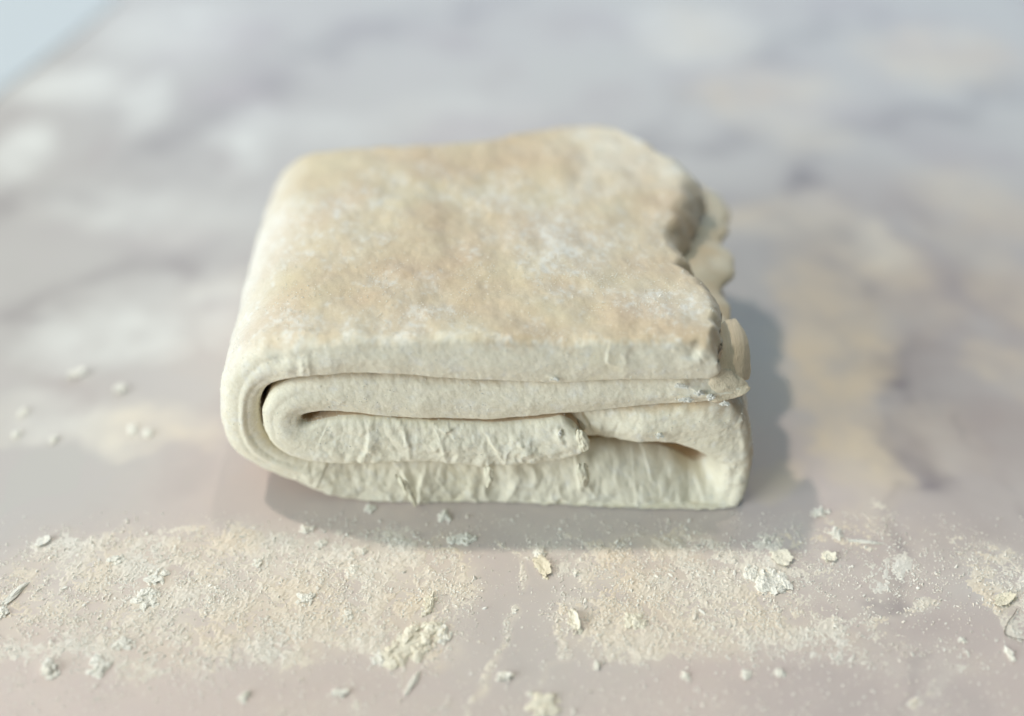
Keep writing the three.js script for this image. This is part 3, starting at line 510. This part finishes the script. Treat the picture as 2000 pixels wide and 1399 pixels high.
{ // a dark hair-thin fibre at the right edge
  const P = [[1986, 1192], [1978, 1206], [1966, 1222], [1963, 1240], [1976, 1250], [1998, 1256]].map((q, i) => { const [x, z] = onCounter(q[0], q[1]); return new THREE.Vector3(x, 0.0006 + 0.0003 * Math.sin(i * 1.7), z); });
  tag(put('fibre', new THREE.TubeGeometry(new THREE.CatmullRomCurve3(P), 40, 0.00009, 6), new THREE.MeshStandardMaterial({ color: 0x5a4e3a, roughness: 0.8 })), 'thin dark curved fibre on the flour at the right edge', 'fibre');
}

// thin torn pieces and flour on the cut faces: four corners [px, py, z mm] in the photograph and on the dough
function flapGeometry(c, thick, bulge, seed, rag = 1, nx = 22, ny = 26) {
  const P = c.map(([px, py, z]) => { const q = onFront(px, py, z / 1000); return new THREE.Vector3(q[0], q[1], z / 1000); });
  const nrm = new THREE.Vector3().crossVectors(P[1].clone().sub(P[0]), P[3].clone().sub(P[0])).normalize().multiplyScalar(-1), size = P[0].distanceTo(P[2]);
  if (nrm.z < 0) nrm.multiplyScalar(-1);
  const pos = [], uv = [], idx = [], R = (nx + 1) * (ny + 1);
  for (const side of [1, -1]) for (let j = 0; j <= ny; j++) for (let i = 0; i <= nx; i++) {
    const a = i / nx, b = j / ny, rim = Math.min(a, 1 - a, b, 1 - b);
    const uu = clamp(a + rag * 0.16 * N3(b * 3.1 + seed, a * 2, 1) + rag * 0.07 * N3(b * 9 + seed, a * 5, 4), -0.1, 1.1), vv = clamp(b + rag * 0.14 * N3(a * 3.3, b * 2, seed) + rag * 0.06 * N3(a * 9, b * 5, seed + 3), -0.1, 1.1);
    const cu = uu * 2 - 1, cv = vv * 2 - 1; const du = lerp(uu, 0.5 + 0.56 * cu * Math.sqrt(Math.max(0, 1 - cv * cv / 2)), 0.75), dv = lerp(vv, 0.5 + 0.56 * cv * Math.sqrt(Math.max(0, 1 - cu * cu / 2)), 0.75);
    const v = P[0].clone().lerp(P[1], du).lerp(P[3].clone().lerp(P[2], du), dv);
    const h = bulge / 1000 * Math.sin(Math.PI * clamp(a)) * (0.4 + 0.6 * Math.sin(Math.PI * clamp(b))) + rag * size * 0.08 * fbm(a * 2.6 + seed, b * 2.6, 1, 3) + side * thick / 2000 * (0.25 + 0.75 * Math.min(1, rim * 6));
    v.addScaledVector(nrm, h); pos.push(v.x, v.y, v.z); uv.push(v.x / TILE, v.y / TILE);
  }
  const at = (s, i, j) => s * R + j * (nx + 1) + i;
  for (let j = 0; j < ny; j++) for (let i = 0; i < nx; i++) { idx.push(at(0, i, j), at(0, i, j + 1), at(0, i + 1, j), at(0, i + 1, j), at(0, i, j + 1), at(0, i + 1, j + 1)); idx.push(at(1, i, j), at(1, i + 1, j), at(1, i, j + 1), at(1, i + 1, j), at(1, i + 1, j + 1), at(1, i, j + 1)); }
  const rim = []; for (let i = 0; i < nx; i++) rim.push([i, 0]); for (let j = 0; j < ny; j++) rim.push([nx, j]); for (let i = nx; i > 0; i--) rim.push([i, ny]); for (let j = ny; j > 0; j--) rim.push([0, j]);
  rim.forEach(([i, j], k) => { const [a, b] = rim[(k + 1) % rim.length]; idx.push(at(0, i, j), at(0, a, b), at(1, i, j), at(0, a, b), at(1, a, b), at(1, i, j)); });
  const g = new THREE.BufferGeometry(); g.setAttribute('position', new THREE.Float32BufferAttribute(pos, 3)); g.setAttribute('uv', new THREE.Float32BufferAttribute(uv, 2)); g.setIndex(idx); g.computeVertexNormals(); return g;
}
const doughTone = (c) => new THREE.MeshPhysicalMaterial({ color: new THREE.Color().setRGB(...c), map: grainTint, bumpMap: grainBump, bumpScale: 0.00012, roughness: 0.74, sheen: 0.1 });
const tanMat = doughTone([0.82, 0.69, 0.50]), paleMat = doughTone([0.89, 0.84, 0.68]), whiteMat = doughTone([0.95, 0.93, 0.88]);
tag(put('torn_flap', flapGeometry([[1402, 628, -20], [1452, 640, -22], [1470, 752, -5], [1390, 722, -3.5]], 1.2, 3.6, 2.2, 0.22), tanMat, dough), 'tan dried upper piece of the torn flap at the right end');
tag(put('torn_flap', flapGeometry([[1398, 712, -3], [1454, 738, -4], [1466, 768, -1.5], [1374, 790, -0.2]], 0.8, 0.5, 5.1, 0.55), doughTone([0.86, 0.755, 0.575]), dough), 'tan lower lip of the torn flap at the right end');
for (const [c, t, b, seed] of [
  [[[1124, 908, 3.4], [1150, 906, 2.0], [1149, 950, 3.0], [1134, 948, 4.4]], .5, .8, 1.1], [[[768, 926, 2.2], [792, 938, 3.0], [818, 988, 3.6], [806, 984, 3.2]], .4, .4, 3.7],
  [[[944, 912, 2.0], [966, 914, 2.4], [960, 950, 3.0], [948, 950, 2.6]], .4, .5, 5.9], [[[1124, 836, 1.0], [1146, 846, 1.2], [1154, 878, 1.8], [1130, 882, 1.6]], .6, .5, 9.4],
]) put('dough_flake', flapGeometry(c, t, b, seed), paleMat, dough);
for (const [px, py, w, h, seed] of [[1140, 866, 10, 9, 1], [1094, 848, 5, 9, 2], [1366, 770, 9, 7, 3], [1388, 778, 10, 9, 4], [1342, 782, 16, 5, 5], [1416, 790, 8, 6, 6], [1084, 739, 10, 5, 7], [1330, 756, 14, 4, 9], [1288, 852, 8, 5, 10]]) {
  const k = 0.000125, m = put('flour_clump', clusterGeometry(w * k, h * k, 0.0009, seed * 2.3), whiteMat, dough), q = onFront(px, py, 0.0006); m.position.set(q[0], q[1], 0.0004);
}
{ // grains of flour sticking to the top and the cut faces
  const g = new THREE.IcosahedronGeometry(1, 0), list = []; seedState = 1717;
  const src = dough.children[0].geometry, p = src.attributes.position, nn = src.attributes.normal, src2 = dough.children[1].geometry, p2 = src2.attributes.position, n2 = src2.attributes.normal;
  for (let n = 0; n < 260000 && list.length < 46000; n++) {
    const second = rnd() < 0.2, P = second ? p2 : p, Nn = second ? n2 : nn, i = Math.floor(rnd() * P.count), x = P.getX(i), y = P.getY(i), z = P.getZ(i);
    if (z < -0.05 || Nn.getY(i) < -0.3 || (z < -0.006 && y < 0.03)) continue;
    if (rnd() > clamp(0.12 + 1.6 * fbm(x * 90, y * 90, z * 90, 3) + 0.9 * fbm(x * 24, 2, z * 24, 3)) + 0.04) continue;
    if (Nn.getZ(i) > 0.55 && rnd() > 0.35) continue;
    const r = 0.00004 + 0.00011 * Math.pow(rnd(), 3);
    list.push([x + Nn.getX(i) * r * 0.4 + (rnd() - 0.5) * 0.0002, y + Nn.getY(i) * r * 0.4, z + Nn.getZ(i) * r * 0.4 + (rnd() - 0.5) * 0.0002, r]);
  }
  const im = new THREE.InstancedMesh(g, new THREE.MeshStandardMaterial({ color: new THREE.Color().setRGB(0.9, 0.875, 0.81), roughness: 0.95 }), list.length), m4 = new THREE.Matrix4(), q4 = new THREE.Quaternion(), e = new THREE.Euler();
  list.forEach(([x, y, z, r], i) => { e.set(rnd() * 6, rnd() * 6, rnd() * 6); m4.compose(new THREE.Vector3(x, y, z), q4.setFromEuler(e), new THREE.Vector3(r * (1 + rnd()), r, r)); im.setMatrixAt(i, m4); });
  im.name = 'flour_grain'; im.userData.kind = 'stuff'; im.castShadow = im.receiveShadow = true; dough.add(im);
}

renderer.render(scene, camera);
